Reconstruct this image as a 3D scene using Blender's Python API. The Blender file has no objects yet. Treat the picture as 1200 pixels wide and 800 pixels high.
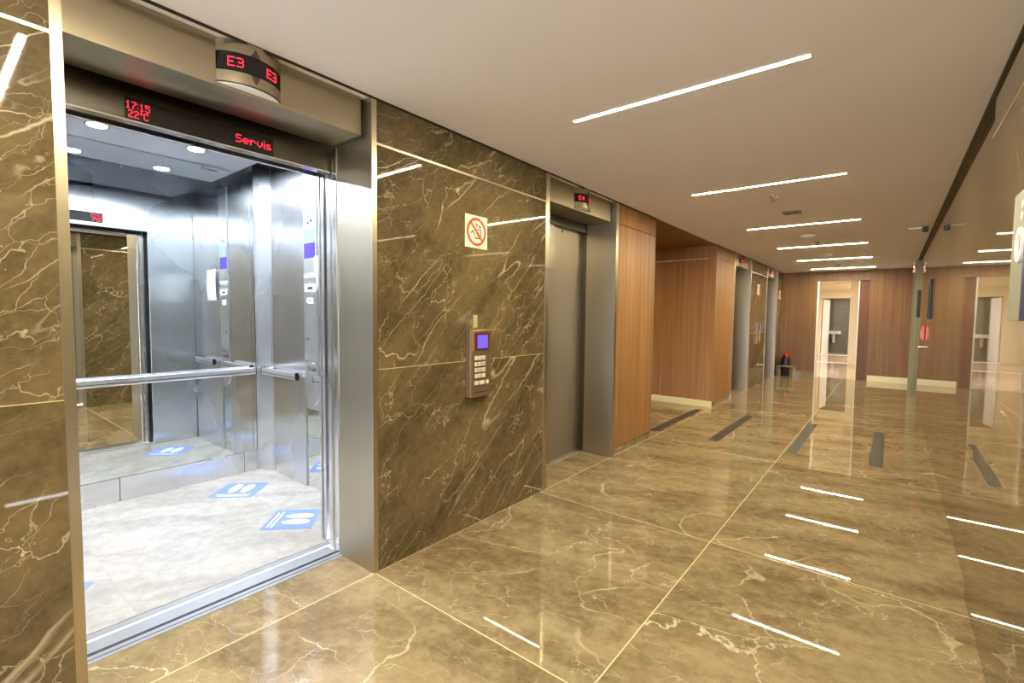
import bpy, bmesh, math, random
from mathutils import Matrix, Vector
random.seed(7)
SC = bpy.context.scene
COL = SC.collection

# ------------------------------------------------------------------ camera
yaw, pitch, roll = (math.radians(v) for v in (38.2467, -3.2029, 0.662))
F = Vector((-math.sin(yaw)*math.cos(pitch), math.cos(yaw)*math.cos(pitch), math.sin(pitch)))
R = Vector((math.cos(yaw), math.sin(yaw), 0)); U = R.cross(F)
R2 = math.cos(roll)*R + math.sin(roll)*U; U2 = -math.sin(roll)*R + math.cos(roll)*U
cam = bpy.data.cameras.new('camera'); co = bpy.data.objects.new('camera', cam); COL.objects.link(co)
co.matrix_world = Matrix(((R2.x, U2.x, -F.x, 0), (R2.y, U2.y, -F.y, 0), (R2.z, U2.z, -F.z, 1.46), (0, 0, 0, 1)))
cam.sensor_width = 36; cam.lens = 557.44/1200*36; cam.shift_x = -4.14/1200; cam.shift_y = 0.22/1200
cam.clip_start = 0.02; cam.clip_end = 80
SC.camera = co

# ------------------------------------------------------------------ light levels, exposure
STRIP = 430.0            # ceiling light lines of the corridor
SPOT = 1120.0            # spots in the lift car
HALL = 48.0
WARM = (1.0, 0.885, 0.635); COOL = (0.86, 0.91, 1.0)
w = bpy.data.worlds.new('world'); SC.world = w; w.use_nodes = True
w.node_tree.nodes['Background'].inputs[0].default_value = (0.95, 0.93, 1.0, 1)
w.node_tree.nodes['Background'].inputs[1].default_value = 10.0
SC.view_settings.view_transform = 'Standard'; SC.view_settings.look = 'None'
SC.view_settings.exposure = 0.33; SC.view_settings.gamma = 1.0; SC.view_settings.use_curve_mapping = False
cy = SC.cycles
cy.use_denoising = True; cy.max_bounces = 10; cy.diffuse_bounces = 6; cy.glossy_bounces = 8
cy.sample_clamp_indirect = 30.0; cy.caustics_reflective = True; cy.blur_glossy = 0.5

# ------------------------------------------------------------------ measures (metres)
XL, XR, XN, H = -2.223, 0.384, 0.364, 2.614
HZ, TZ, JD = 2.414, 2.376, 0.336
YEND, YBACK = 13.933, -3.2

# ------------------------------------------------------------------ node helpers
def lin(c):
    return tuple(((v/255.0)/12.92 if v/255.0 <= 0.04045 else ((v/255.0+0.055)/1.055)**2.4) for v in c) + (1.0,)
class NT:
    def __init__(s, name):
        s.m = bpy.data.materials.new(name); s.m.use_nodes = True
        s.t = s.m.node_tree; s.b = s.t.nodes['Principled BSDF']
    def n(s, typ, **kw):
        o = s.t.nodes.new(typ)
        for k, v in kw.items(): setattr(o, k, v)
        return o
    def put(s, sock, v):
        if hasattr(v, 'is_output'): s.t.links.new(v, sock)
        else: sock.default_value = v
    def math(s, op, a, b=None, c=None, clamp=False):
        o = s.n('ShaderNodeMath', operation=op, use_clamp=clamp)
        for i, v in enumerate((a, b, c)):
            if v is not None: s.put(o.inputs[i], v)
        return o.outputs[0]
    def vmath(s, op, a, b=None, scale=None):
        o = s.n('ShaderNodeVectorMath', operation=op)
        s.put(o.inputs[0], a)
        if b is not None: s.put(o.inputs[1], b)
        if scale is not None: s.put(o.inputs['Scale'], scale)
        return o.outputs[0]
    def noise(s, vec, scale, detail=3, rough=0.5, dist=0.0, color=False):
        o = s.n('ShaderNodeTexNoise'); s.put(o.inputs['Vector'], vec)
        o.inputs['Scale'].default_value = scale; o.inputs['Detail'].default_value = detail
        o.inputs['Roughness'].default_value = rough; o.inputs['Distortion'].default_value = dist
        return o.outputs['Color' if color else 'Fac']
    def ramp(s, fac, lo, hi, a=0.0, b=1.0):
        o = s.n('ShaderNodeMapRange'); o.interpolation_type = 'SMOOTHSTEP'
        s.put(o.inputs[0], fac)
        for i, v in enumerate((lo, hi, a, b)): s.put(o.inputs[i+1], v)
        return o.outputs[0]
    def mix(s, f, a, b):
        o = s.n('ShaderNodeMix', data_type='RGBA'); s.put(o.inputs[0], f)
        s.put(o.inputs[6], a); s.put(o.inputs[7], b); return o.outputs[2]
    def mapping(s, vec, rot=(0, 0, 0), scale=(1, 1, 1), loc=(0, 0, 0)):
        o = s.n('ShaderNodeMapping'); s.put(o.inputs[0], vec)
        o.inputs['Rotation'].default_value = rot; o.inputs['Scale'].default_value = scale
        o.inputs['Location'].default_value = loc; return o.outputs[0]
    def pos(s): return s.n('ShaderNodeNewGeometry').outputs['Position']
    def obj(s): return s.n('ShaderNodeTexCoord').outputs['Object']
    def xyz(s, v):
        o = s.n('ShaderNodeSeparateXYZ'); s.put(o.inputs[0], v); return o.outputs
    def comb(s, x, y, z):
        o = s.n('ShaderNodeCombineXYZ')
        for i, v in enumerate((x, y, z)): s.put(o.inputs[i], v)
        return o.outputs[0]
    def bump(s, h, strength, dist=0.01):
        o = s.n('ShaderNodeBump'); o.inputs['Strength'].default_value = strength
        o.inputs['Distance'].default_value = dist; s.put(o.inputs['Height'], h)
        s.put(s.b.inputs['Normal'], o.outputs[0])
    def set(s, **kw):
        names = dict(color='Base Color', rough='Roughness', metal='Metallic', ior='IOR', emis='Emission Color',
                     estr='Emission Strength', aniso='Anisotropic', anrot='Anisotropic Rotation', coat='Coat Weight',
                     trans='Transmission Weight', alpha='Alpha', spec='Specular IOR Level')
        for k, v in kw.items(): s.put(s.b.inputs[names[k]], v)
        return s

def plain(name, rgb, rough=0.5, metal=0.0, emis=0.0, ecol=None, mottle=0.04, **kw):
    """a plain coating with a slight procedural unevenness"""
    t = NT(name); c = lin(rgb)
    f = t.noise(t.obj(), 14, 3)
    k = 1-mottle
    t.set(color=t.mix(f, tuple(v*k for v in c[:3])+(1,), c), rough=rough, metal=metal, **kw)
    if emis: t.set(emis=(ecol or c), estr=emis)
    return t.m

def marble(name, c_dark, c_light, c_vein, rough, rot, stretch, lines_a=(), ax_a=0, lines_b=(), ax_b=1, grout=None,
           gw=0.0022, vein=1.0, seed=0.0, spec=0.5, warp=0.34, big=0.85):
    """polished veined stone; lines_a / lines_b are the joints between slabs, and each slab has its own veins"""
    t = NT(name); p = t.pos(); c = t.xyz(p)
    off = None; g = None
    for lines, ax, k in ((lines_a, ax_a, 3.7), (lines_b, ax_b, 7.9)):
        for L in lines:
            st = t.math('MULTIPLY', t.math('GREATER_THAN', c[ax], L), k)
            off = st if off is None else t.math('ADD', off, st)
            d = t.math('LESS_THAN', t.math('ABSOLUTE', t.math('SUBTRACT', c[ax], L)), gw)
            g = d if g is None else t.math('MAXIMUM', g, d)
    if off is None: off = 0.0
    o3 = t.comb(off, t.math('MULTIPLY', off, 0.37), t.math('MULTIPLY', off, 0.61))
    q = t.vmath('ADD', t.vmath('ADD', p, o3), (seed, seed*1.7, seed*0.6))
    m = t.mapping(t.mapping(q, rot=rot), scale=stretch)
    wv = t.vmath('SCALE', t.vmath('SUBTRACT', t.noise(q, 1.7, 5, 0.6, color=True), (0.5, 0.5, 0.5)), scale=warp)
    mw = t.vmath('ADD', m, wv)
    wv2 = t.vmath('SCALE', t.vmath('SUBTRACT', t.noise(q, 6, 4, 0.6, color=True), (0.5, 0.5, 0.5)), scale=0.10)
    mw2 = t.vmath('ADD', mw, wv2)
    # clouds
    f1 = t.noise(mw, 2.2, 8, 0.62); f2 = t.noise(q, 16, 6, 0.7)
    cl = t.math('ADD', t.math('MULTIPLY', t.ramp(f1, 0.36, 0.64), 0.6), t.math('MULTIPLY', t.ramp(f2, 0.32, 0.68), 0.4))
    col = t.mix(cl, c_dark, c_light)
    def edges(scale, width, masks, ms=1.0):
        v = t.n('ShaderNodeTexVoronoi', feature='DISTANCE_TO_EDGE'); t.put(v.inputs['Vector'], mw2)
        v.inputs['Scale'].default_value = scale
        wd = t.math('MULTIPLY', t.ramp(t.noise(q, 3.1*ms, 3), 0.35, 0.8, 0.15, 1.0), width)
        l = t.math('SUBTRACT', 1.0, t.math('DIVIDE', v.outputs['Distance'], wd), clamp=True)
        return t.math('MULTIPLY', l, t.ramp(t.noise(q, 1.3*ms, 2), masks[0], masks[1]))
    v1 = t.math('MULTIPLY', edges(big, 0.0065, (0.42, 0.60)), 0.95)
    v2 = t.math('MULTIPLY', edges(3.0, 0.009, (0.43, 0.60), 1.7), 0.6)
    v3 = t.math('MULTIPLY', edges(8.0, 0.040, (0.36, 0.60), 2.3), 0.42)
    ms = t.vmath('ADD', t.vmath('MULTIPLY', m, (1.0, 0.45, 1.0)), t.vmath('SCALE', wv2, scale=0.6))
    def lines(scale, w, off_, masks):
        n4 = t.math('ABSOLUTE', t.math('SUBTRACT', t.noise(t.vmath('ADD', ms, off_), scale, 1.5, 0.45), 0.5))
        return t.math('MULTIPLY', t.math('SUBTRACT', 1.0, t.math('DIVIDE', n4, w), clamp=True),
                      t.ramp(t.noise(t.vmath('ADD', q, off_), 1.6, 3), masks[0], masks[1]))
    v4 = t.math('MAXIMUM', t.math('MULTIPLY', lines(1.5, 0.0045, (0, 0, 0), (0.45, 0.62)), 0.6),
                t.math('MULTIPLY', lines(3.2, 0.006, (5.0, 3.0, 9.0), (0.48, 0.6)), 0.5))
    vv = t.math('MULTIPLY', t.math('MAXIMUM', t.math('MAXIMUM', v1, v2), t.math('MAXIMUM', v3, v4)), vein)
    col = t.mix(vv, col, c_vein)
    rg = rough
    if g is not None and grout:
        col = t.mix(g, col, grout); rg = t.math('ADD', t.math('MULTIPLY', g, 0.25), rough)
    t.set(color=col, rough=rg, ior=1.52, spec=spec)
    return t.m

def wood(name, c1, c2, rough=0.48):
    t = NT(name); p = t.pos()
    m = t.mapping(p, scale=(26, 26, 0.55)); m2 = t.mapping(p, scale=(130, 130, 2.2))
    f = t.noise(m, 1.0, 5, 0.6, 0.4); f2 = t.noise(m2, 1.0, 3, 0.6)
    # veneer leaves, each a little different
    c = t.xyz(p)
    lf = t.math('FLOOR', t.math('DIVIDE', t.math('ADD', c[0], c[1]), 0.19))
    wn = t.n('ShaderNodeTexWhiteNoise', noise_dimensions='1D'); t.put(wn.inputs['W'], lf)
    fac = t.math('ADD', t.math('ADD', t.math('MULTIPLY', t.ramp(f, 0.3, 0.7), 0.55), t.math('MULTIPLY', f2, 0.3)),
                 t.math('MULTIPLY', wn.outputs[0], 0.18))
    t.set(color=t.mix(fac, c1, c2), rough=rough)
    t.bump(f2, 0.08, 0.002)
    return t.m

def brushed(name, rgb, rough=0.28, aniso=0.75, grain='V', bump=0.02, anrot=0.0):
    t = NT(name); p = t.pos(); c = lin(rgb)
    sc = {'V': (260, 260, 1.2), 'H': (2.0, 2.0, 420), 'X': (3, 300, 300)}[grain]
    f = t.noise(t.mapping(p, scale=sc), 1.0, 3, 0.6)
    big = t.noise(p, 1.1, 2)
    d = tuple(v*0.86 for v in c[:3])+(1,)
    t.set(color=t.mix(f, d, c), metal=1.0, rough=t.math('ADD', t.math('MULTIPLY', big, 0.10), rough-0.05),
          aniso=aniso, anrot=anrot)
    tg = t.n('ShaderNodeTangent', direction_type='RADIAL', axis='Z')
    t.put(t.b.inputs['Tangent'], tg.outputs[0])
    t.bump(f, bump, 0.001)
    return t.m

def glow(name, rgb, s):
    t = NT(name); t.set(color=(*rgb, 1), emis=(*rgb, 1), estr=s, rough=0.5); return t.m

def screen(name, rgb, s):
    t = NT(name); t.set(color=tuple(v*0.15 for v in rgb)+(1,), emis=(*rgb, 1), estr=s, rough=0.35); return t.m
GROUT = lin((214, 196, 150))
M = {}
M['floor'] = marble('floor marble', lin((108, 92, 62)), lin((160, 142, 106)), lin((216, 204, 172)), 0.014,
                    (0, 0, -0.30), (0.50, 1.4, 1.0), lines_a=(-2.223, -0.863), ax_a=0,
                    lines_b=(-3.24, -1.64, -0.04, 1.564, 3.168, 5.392, 7.95, 9.6, 11.2, 12.8), ax_b=1, grout=GROUT, gw=0.0032, vein=0.95)
STONE = dict(c_dark=lin((76, 66, 41)), c_light=lin((116, 101, 66)), c_vein=lin((220, 207, 172)))
M['stone'] = marble('brown wall marble', rough=0.03, rot=(-0.72, 0, 0), stretch=(1, 0.48, 1.5),
                    lines_b=(1.149, 2.376), ax_b=2, grout=lin((196, 180, 130)), gw=0.0016, seed=3.1, **STONE)
M['stone_r'] = marble('polished right wall marble', rough=0.02, rot=(-0.72, 0, 0), stretch=(1, 0.48, 1.5),
                      lines_a=(3.40, 6.6, 9.8), ax_a=1, lines_b=(2.376,), ax_b=2, grout=lin((96, 84, 52)), gw=0.0016, seed=9.4, vein=0.7,
                      spec=0.62, **STONE)
M['carfloor'] = marble('pale car floor stone', lin((156, 151, 144)), lin((192, 187, 180)), lin((208, 203, 196)), 0.22,
                       (0, 0, 0.6), (1.6, 0.5, 1.0), lines_a=(-3.5,), ax_a=0, lines_b=(0.62, 1.63), ax_b=1,
                       grout=lin((150, 142, 132)), gw=0.0022, vein=0.35, seed=5.0)
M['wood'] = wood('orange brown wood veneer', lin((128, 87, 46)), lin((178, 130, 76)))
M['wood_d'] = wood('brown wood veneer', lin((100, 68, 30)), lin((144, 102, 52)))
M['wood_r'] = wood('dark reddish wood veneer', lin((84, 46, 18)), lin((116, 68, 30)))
M['ceiling'] = plain('white ceiling paint', (226, 220, 212), 0.75, mottle=0.03)
M['steel'] = brushed('brushed steel', (186, 178, 158), 0.34, 0.6, 'V')
M['steel_h'] = brushed('brushed steel sideways grain', (176, 166, 140), 0.40, 0.5, 'H')
M['steel_car'] = brushed('brushed car wall steel', (232, 234, 237), 0.27, 0.8, 'V', 0.02)
M['steel_cop'] = brushed('light control panel steel', (238, 240, 244), 0.36, 0.5, 'V', 0.03)
M['steel_d'] = brushed('dark brushed steel', (104, 100, 92), 0.34, 0.5, 'H')
M['trim'] = brushed('bright steel edge trim', (206, 196, 168), 0.35, 0.3, 'V', 0.03)
M['chrome'] = plain('polished aluminium', (226, 228, 232), 0.16, 1.0)
M['alu'] = plain('aluminium sill', (220, 222, 226), 0.28, 0.85)
M['groove'] = plain('dark sill groove', (52, 54, 66), 0.5, 0.3)
M['mirror'] = plain('mirror glass', (222, 228, 228), 0.004, 1.0, mottle=0.0)
M['dark'] = plain('dark shadow gap metal', (46, 42, 32), 0.5, 0.3)  # dark colour stands in for the shade of the gaps
M['black'] = plain('black glossy plastic', (16, 14, 16), 0.15)
M['black_m'] = plain('matt black plastic', (22, 21, 24), 0.45)
M['carceil'] = brushed('blue grey polished car ceiling', (104, 112, 138), 0.12, 0.2, 'X', 0.02)
M['carpanel'] = plain('pale car ceiling panel', (150, 152, 158), 0.3)
M['red'] = glow('red led', (1.0, 0.02, 0.05), 2.2)
M['spot'] = glow('cool spot lens', COOL, SPOT)
M['strip'] = glow('warm light line diffuser', WARM, STRIP)
M['hall'] = glow('added hall lamp', (1.0, 0.93, 0.84), HALL)
M['whitep'] = plain('white plastic', (236, 234, 228), 0.35)
M['portal_far'] = plain('olive grey satin metal', (150, 146, 118), 0.6, 0.5)
M['cream'] = plain('cream satin baseboard', (238, 228, 176), 0.3)
M['base_g'] = marble('grey brown plinth stone', lin((122, 106, 74)), lin((150, 134, 98)), lin((200, 186, 150)), 0.1, (0, 0, 0.3), (1, 1, 1), seed=1.0)
M['grate'] = None
M['sticker'] = plain('light blue floor vinyl', (118, 146, 214), 0.35)
M['stickw'] = plain('white vinyl print', (238, 244, 252), 0.4)
M['paper'] = plain('white paper', (240, 240, 238), 0.7)
M['signw'] = plain('white sign plate', (236, 230, 200), 0.3)
M['signr'] = plain('red sign print', (226, 66, 32), 0.4)
M['signb'] = plain('black sign print', (24, 44, 44), 0.4)
M['signy'] = plain('yellow sign print', (236, 180, 60), 0.4)
M['bronze'] = plain('bronze keypad metal', (138, 118, 90), 0.35, 0.6)
M['bronze_refl'] = plain('bronze with orange reflection in colour', (196, 132, 88), 0.25, 0.8)  # orange tone is the reflection on the keypad top, put into colour
M['key'] = plain('pale keypad button', (214, 204, 176), 0.3)
M['scr'] = screen('violet keypad screen', (0.20, 0.11, 0.72), 0.9)
M['scr_b'] = screen('violet car screen', (0.12, 0.06, 0.70), 0.9)
M['scr_w'] = screen('pale car screen', (0.50, 0.70, 0.85), 0.8)
M['navy'] = plain('dark blue sign face', (22, 34, 92), 0.45)
M['signg'] = plain('pale green grey sign plate', (138, 140, 116), 0.5)
M['redbox'] = plain('red orange alarm box', (214, 70, 40), 0.3)
M['extred'] = plain('red extinguisher head', (206, 62, 34), 0.35)
M['extb'] = plain('dark grey extinguisher body', (42, 38, 34), 0.3)
M['tape'] = None
M['bathtile'] = marble('grey bathroom tile', lin((92, 92, 82)), lin((112, 112, 100)), lin((132, 130, 118)), 0.2, (0, 0, 0), (1, 1, 1), vein=0.3)
M['hallwall'] = plain('pale beige hall paint', (212, 200, 172), 0.7)
M['hallfloor'] = marble('pinkish brown hall floor', lin((168, 146, 126)), lin((196, 174, 152)), lin((206, 188, 168)), 0.1, (0, 0, 0), (1, 1, 1), vein=0.4)
M['porcelain'] = plain('white porcelain', (216, 212, 200), 0.12)
def _grate():
    t = NT('dark slotted grate'); c = t.xyz(t.pos())
    s = t.math('GREATER_THAN', t.math('FRACT', t.math('MULTIPLY', c[1], 45)), 0.5)
    t.set(color=t.mix(s, lin((84, 78, 62)), lin((54, 50, 38))), rough=0.55, metal=0.0, spec=0.15); return t.m
M['grate'] = _grate()
def _tape():
    t = NT('clear adhesive tape'); t.set(color=lin((214, 200, 150)), rough=0.3, alpha=0.62); return t.m
M['tape'] = _tape()

# ------------------------------------------------------------------ mesh helpers
class MB:
    def __init__(s): s.bm = bmesh.new()
    def box(s, x0, x1, y0, y1, z0, z1):
        if x0 > x1: x0, x1 = x1, x0
        if y0 > y1: y0, y1 = y1, y0
        v = [s.bm.verts.new(p) for p in ((x0, y0, z0), (x1, y0, z0), (x1, y1, z0), (x0, y1, z0), (x0, y0, z1), (x1, y0, z1), (x1, y1, z1), (x0, y1, z1))]
        for f in ((0, 3, 2, 1), (4, 5, 6, 7), (0, 1, 5, 4), (1, 2, 6, 5), (2, 3, 7, 6), (3, 0, 4, 7)):
            s.bm.faces.new([v[i] for i in f])
        return s
    def hull(s, pts, a, b, axis='z'):
        """prism over an outline (list of 2D points) between a and b on the given axis"""
        def P(u, v, t): return {'z': (u, v, t), 'y': (u, t, v), 'x': (t, u, v)}[axis]
        lo = [s.bm.verts.new(P(u, v, a)) for u, v in pts]; hi = [s.bm.verts.new(P(u, v, b)) for u, v in pts]
        n = len(pts)
        s.bm.faces.new(lo); s.bm.faces.new(hi[::-1])
        for i in range(n): s.bm.faces.new((lo[i], hi[i], hi[(i+1) % n], lo[(i+1) % n]))
        return s
    def cyl(s, c, r, a, b, axis='z', n=24, r2=None):
        r2 = r if r2 is None else r2
        def P(u, v, t): return {'z': (u, v, t), 'y': (u, t, v), 'x': (t, u, v)}[axis]
        A = [2*math.pi*i/n for i in range(n)]
        lo = [s.bm.verts.new(P(c[0]+r*math.cos(t), c[1]+r*math.sin(t), a)) for t in A]
        hi = [s.bm.verts.new(P(c[0]+r2*math.cos(t), c[1]+r2*math.sin(t), b)) for t in A]
        s.bm.faces.new(lo); s.bm.faces.new(hi[::-1])
        for i in range(n): s.bm.faces.new((lo[i], hi[i], hi[(i+1) % n], lo[(i+1) % n]))
        return s
    def ring(s, c, r0, r1, a, b, axis='z', n=40, sx=1.0):
        def P(u, v, t): return {'z': (u, v, t), 'y': (u, t, v), 'x': (t, u, v)}[axis]
        V = []
        for r, t in ((r0, a), (r1, a), (r1, b), (r0, b)):
            V.append([s.bm.verts.new(P(c[0]+sx*r*math.cos(2*math.pi*i/n), c[1]+r*math.sin(2*math.pi*i/n), t)) for i in range(n)])
        for k in range(4):
            A, B = V[k], V[(k+1) % 4]
            for i in range(n): s.bm.faces.new((A[i], A[(i+1) % n], B[(i+1) % n], B[i]))
        return s
    def lathe(s, prof, c=(0, 0), n=24):
        rows = [[s.bm.verts.new((c[0]+r*math.cos(2*math.pi*i/n), c[1]+r*math.sin(2*math.pi*i/n), z)) for i in range(n)] for r, z in prof]
        for A, B in zip(rows, rows[1:]):
            for i in range(n): s.bm.faces.new((A[i], A[(i+1) % n], B[(i+1) % n], B[i]))
        s.bm.faces.new(rows[0][::-1]); s.bm.faces.new(rows[-1]); return s
    def tube(s, pts, r, n=10):
        pts = [Vector(p) for p in pts]; rows = []
        for i, p in enumerate(pts):
            d = (pts[min(i+1, len(pts)-1)]-pts[max(i-1, 0)]).normalized()
            u = d.orthogonal().normalized() if i == 0 else (u - d*u.dot(d)).normalized()
            v = d.cross(u)
            rows.append([s.bm.verts.new(p+r*(math.cos(2*math.pi*k/n)*u+math.sin(2*math.pi*k/n)*v)) for k in range(n)])
        for A, B in zip(rows, rows[1:]):
            for k in range(n): s.bm.faces.new((A[k], A[(k+1) % n], B[(k+1) % n], B[k]))
        s.bm.faces.new(rows[0][::-1]); s.bm.faces.new(rows[-1]); return s
    def build(s, name, mat, parent=None, bevel=0.0, smooth=False, label=None, seg=2):
        bmesh.ops.recalc_face_normals(s.bm, faces=s.bm.faces)
        me = bpy.data.meshes.new(name); s.bm.to_mesh(me); s.bm.free()
        me.materials.append(M[mat])
        if smooth:
            for p in me.polygons: p.use_smooth = True
        o = bpy.data.objects.new(name, me); COL.objects.link(o)
        if smooth:
            me.set_sharp_from_angle(angle=math.radians(40))
        if bevel:
            b = o.modifiers.new('bevel', 'BEVEL'); b.width = bevel; b.segments = seg; b.limit_method = 'ANGLE'
        if parent is not None: o.parent = parent
        if label: o['label'] = label
        return o
def empty(name, loc, rz=0.0, label=None, cat=None, group=None):
    o = bpy.data.objects.new(name, None); COL.objects.link(o); o.location = loc; o.rotation_euler = (0, 0, rz)
    o.empty_display_size = 0.1
    if label: o['label'] = label
    if cat: o['category'] = cat
    if group: o['group'] = group
    return o
def tag(o, label, cat, group=None, kind=None):
    o['label'] = label; o['category'] = cat
    if group: o['group'] = group
    if kind: o['kind'] = kind
    return o
def struct(name, mb, mat, label=None, **kw):
    o = mb.build(name, mat, **kw); o['kind'] = 'structure'
    o['label'] = label; o['category'] = name.split('_')[0].rstrip('0123456789')
    return o
def copy_tree(o, parent=None):
    c = o.copy(); COL.objects.link(c)
    if parent is not None: c.parent = parent
    for ch in list(o.children): copy_tree(ch, c)
    return c
PI = math.pi
LEFT, RIGHT = PI/2, -PI/2       # local x runs along the wall, local y goes into it

# 5x7 dot matrix letters
FONT = {'E': '11111 10000 10000 11110 10000 10000 11111', '3': '11110 00001 00001 01110 00001 00001 11110',
        '4': '00010 00110 01010 10010 11111 00010 00010', '1': '00100 01100 00100 00100 00100 00100 01110',
        '7': '11111 00001 00010 00100 01000 01000 01000', '5': '11111 10000 11110 00001 00001 10001 01110',
        '2': '01110 10001 00001 00110 01000 10000 11111', ':': '0 1 0 0 0 1 0', 'o': '110 101 110 000 000 000 000',
        '*': '010 101 010 000 000 000 000', 'C': '01110 10001 10000 10000 10000 10001 01110',
        'S': '01111 10000 10000 01110 00001 00001 11110', 'e': '00000 00000 01110 10001 11111 10000 01110',
        'r': '00000 00000 10110 11001 10000 10000 10000', 'v': '00000 00000 10001 10001 10001 01010 00100',
        'i': '1 0 1 1 1 1 1', 's': '00000 00000 01110 10000 01110 00001 11110', '6': '01110 10000 10000 11110 10001 10001 01110',
        '8': '01110 10001 10001 01110 10001 10001 01110', '9': '01110 10001 10001 01111 00001 00001 01110',
        '0': '01110 10001 10001 10001 10001 10001 01110'}
def dots(mb, text, x, z, hgt, place, fill=0.74, depth=0.002, sx=1.0):
    """dot-matrix text; (x, z) is its lower left, place(u, w, d) turns a point on the face into 3D"""
    p = hgt/7.0; u = x
    for ch in text:
        rows = FONT[ch].split()
        for ri, row in enumerate(rows):
            for ci, b in enumerate(row):
                if b == '1':
                    u0, z0 = u+ci*p*sx, z+(6-ri)*p
                    q = [(u0, z0), (u0+p*fill*sx, z0), (u0+p*fill*sx, z0+p*fill), (u0, z0+p*fill)]
                    f = [mb.bm.verts.new(place(a, b2, depth)) for a, b2 in q]
                    bk = [mb.bm.verts.new(place(a, b2, 0)) for a, b2 in q]
                    mb.bm.faces.new(f)
                    for k in range(4): mb.bm.faces.new((bk[k], bk[(k+1) % 4], f[(k+1) % 4], f[k]))
        u += (len(rows[0])+1)*p*sx
    return u-x

# ================================================================== SETTING
T = 0.10
struct('floor', MB().box(-2.533, 0.62, YBACK, 14.03, -0.12, 0.0).box(-7.0, -2.533, 5.3, 8.12, -0.12, 0.0).box(-2.70, -2.533, 2.9, 5.3, -0.12, 0.0).box(-2.70, -2.533, 8.12, 14.03, -0.12, 0.0), 'floor', 'glossy brown veined marble floor of large slabs')
hf = struct('floor', MB().box(-3.6, 0.62, 14.03, 26.0, -0.12, 0.0), 'hallfloor', 'pinkish brown floor of the passage behind the end wall')
struct('ceiling', MB().box(-2.7, 0.62, YBACK, 14.03, H, H+0.12), 'ceiling', 'white plaster ceiling of the lift lobby')
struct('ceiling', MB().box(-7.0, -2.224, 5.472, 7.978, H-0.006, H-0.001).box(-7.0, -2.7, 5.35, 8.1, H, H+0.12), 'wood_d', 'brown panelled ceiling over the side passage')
struct('ceiling', MB().box(-3.6, 0.62, 14.03, 26.0, 2.62, 2.72), 'hallwall', 'pale ceiling of the passage behind the end wall')

P1 = dict(y0=0.315, w=1.271, t=0.031); P2 = dict(y0=3.195, w=1.297, t=0.050)
P3 = dict(y0=9.087, w=1.297, t=0.045); P4 = dict(y0=11.889, w=1.297, t=0.045)
def endy(p): return p['y0']+p['w']
# stone stretches of the left wall
b = MB()
for a, c in ((YBACK, P1['y0']), (endy(P1), P2['y0']), (endy(P3), P4['y0']), (endy(P4), YEND)):
    b.box(XL-0.12, XL, a, c, 0.0, H)
struct('wall_left', b, 'stone', 'brown polished marble panels between the lift portals')
b = MB()
b.box(XL-0.12, XL, endy(P2), 5.47, 0.085, TZ+0.022).box(XL-0.12, XL, endy(P2), 5.47, TZ+0.030, H)
b.box(-7.0, XL-0.12, 5.35, 5.47, 0.085, H)
struct('wall_left', b, 'wood', 'orange brown wood panel after the second lift')
b = MB()
b.box(XL-0.12, XL, 7.979, P3['y0'], 0.085, TZ+0.022).box(XL-0.12, XL, 7.979, P3['y0'], TZ+0.030, H)
b.box(-7.0, XL-0.12, 7.979, 8.1, 0.10, TZ+0.022).box(-7.0, XL-0.12, 7.979, 8.1, TZ+0.030, H)
b.box(-7.1, -7.0, 5.3, 8.1, 0, H)
struct('wall_left', b, 'wood', 'orange brown wood wall of the side passage')
b = MB().box(XL-0.12, XL-0.012, endy(P2), 5.46, 0, 0.085).box(XL-0.12, XL-0.012, 7.99, P3['y0'], 0, 0.085)
b.box(XL-0.12, XL-0.008, endy(P2), 5.46, TZ+0.022, TZ+0.030).box(XL-0.12, XL-0.008, 7.99, P3['y0'], TZ+0.022, TZ+0.030)
struct('baseboard_left', b, 'base_g', 'recessed grey brown plinth under the wood panels')
struct('baseboard_side_passage', MB().box(-6.99, XL-0.005, 7.965, 7.978, 0, 0.10), 'cream', 'pale baseboard of the side passage wall')
b = MB()
for a, c in ((YBACK, P1['y0']), (endy(P1), P2['y0']), (endy(P3), P4['y0']), (endy(P4), YEND)):
    b.box(XL, XL+0.003, a+0.001, c-0.001, TZ-0.006, TZ+0.006)
struct('trim_1', b, 'trim', 'thin bright steel strip across the stone near the ceiling')
struct('trim_2', MB().box(XL-0.0, XL+0.006, YBACK, 5.47, H-0.012, H-0.0005).box(XL, XL+0.006, 7.979, YEND, H-0.012, H-0.0005), 'dark', 'dark strip coloured as the shadow gap between left wall and ceiling')  # solid strip, the gap's shade is put into its colour
# right wall : near panel stands a little proud ; portals opposite the first and the last lift
R1 = dict(y0=0.315, w=1.271, t=0.04); R4 = dict(y0=11.95, w=1.25, t=0.05)
b = MB().box(XN, XN+0.16, endy(R1), 3.40, 0, H-0.02).box(XN, XN+0.16, YBACK, R1['y0'], 0, H-0.02)
b.box(XR, XR+0.14, 3.40, R4['y0'], 0, H-0.02).box(XR, XR+0.14, endy(R4), YEND, 0, H-0.02)
struct('wall_right', b, 'stone_r', 'mirror polished brown marble wall on the right')
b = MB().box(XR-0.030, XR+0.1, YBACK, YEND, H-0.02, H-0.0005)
struct('trim_3', b, 'dark', 'dark strip coloured as shadow gap and edge along the top of the right wall')
struct('trim_4', MB().box(XN-0.003, XN, endy(R1)+0.001, 3.395, TZ-0.005, TZ+0.005).box(XN-0.003, XN, YBACK, R1['y0']-0.001, TZ-0.005, TZ+0.005), 'trim', 'thin steel strip across the near right wall')
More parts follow.
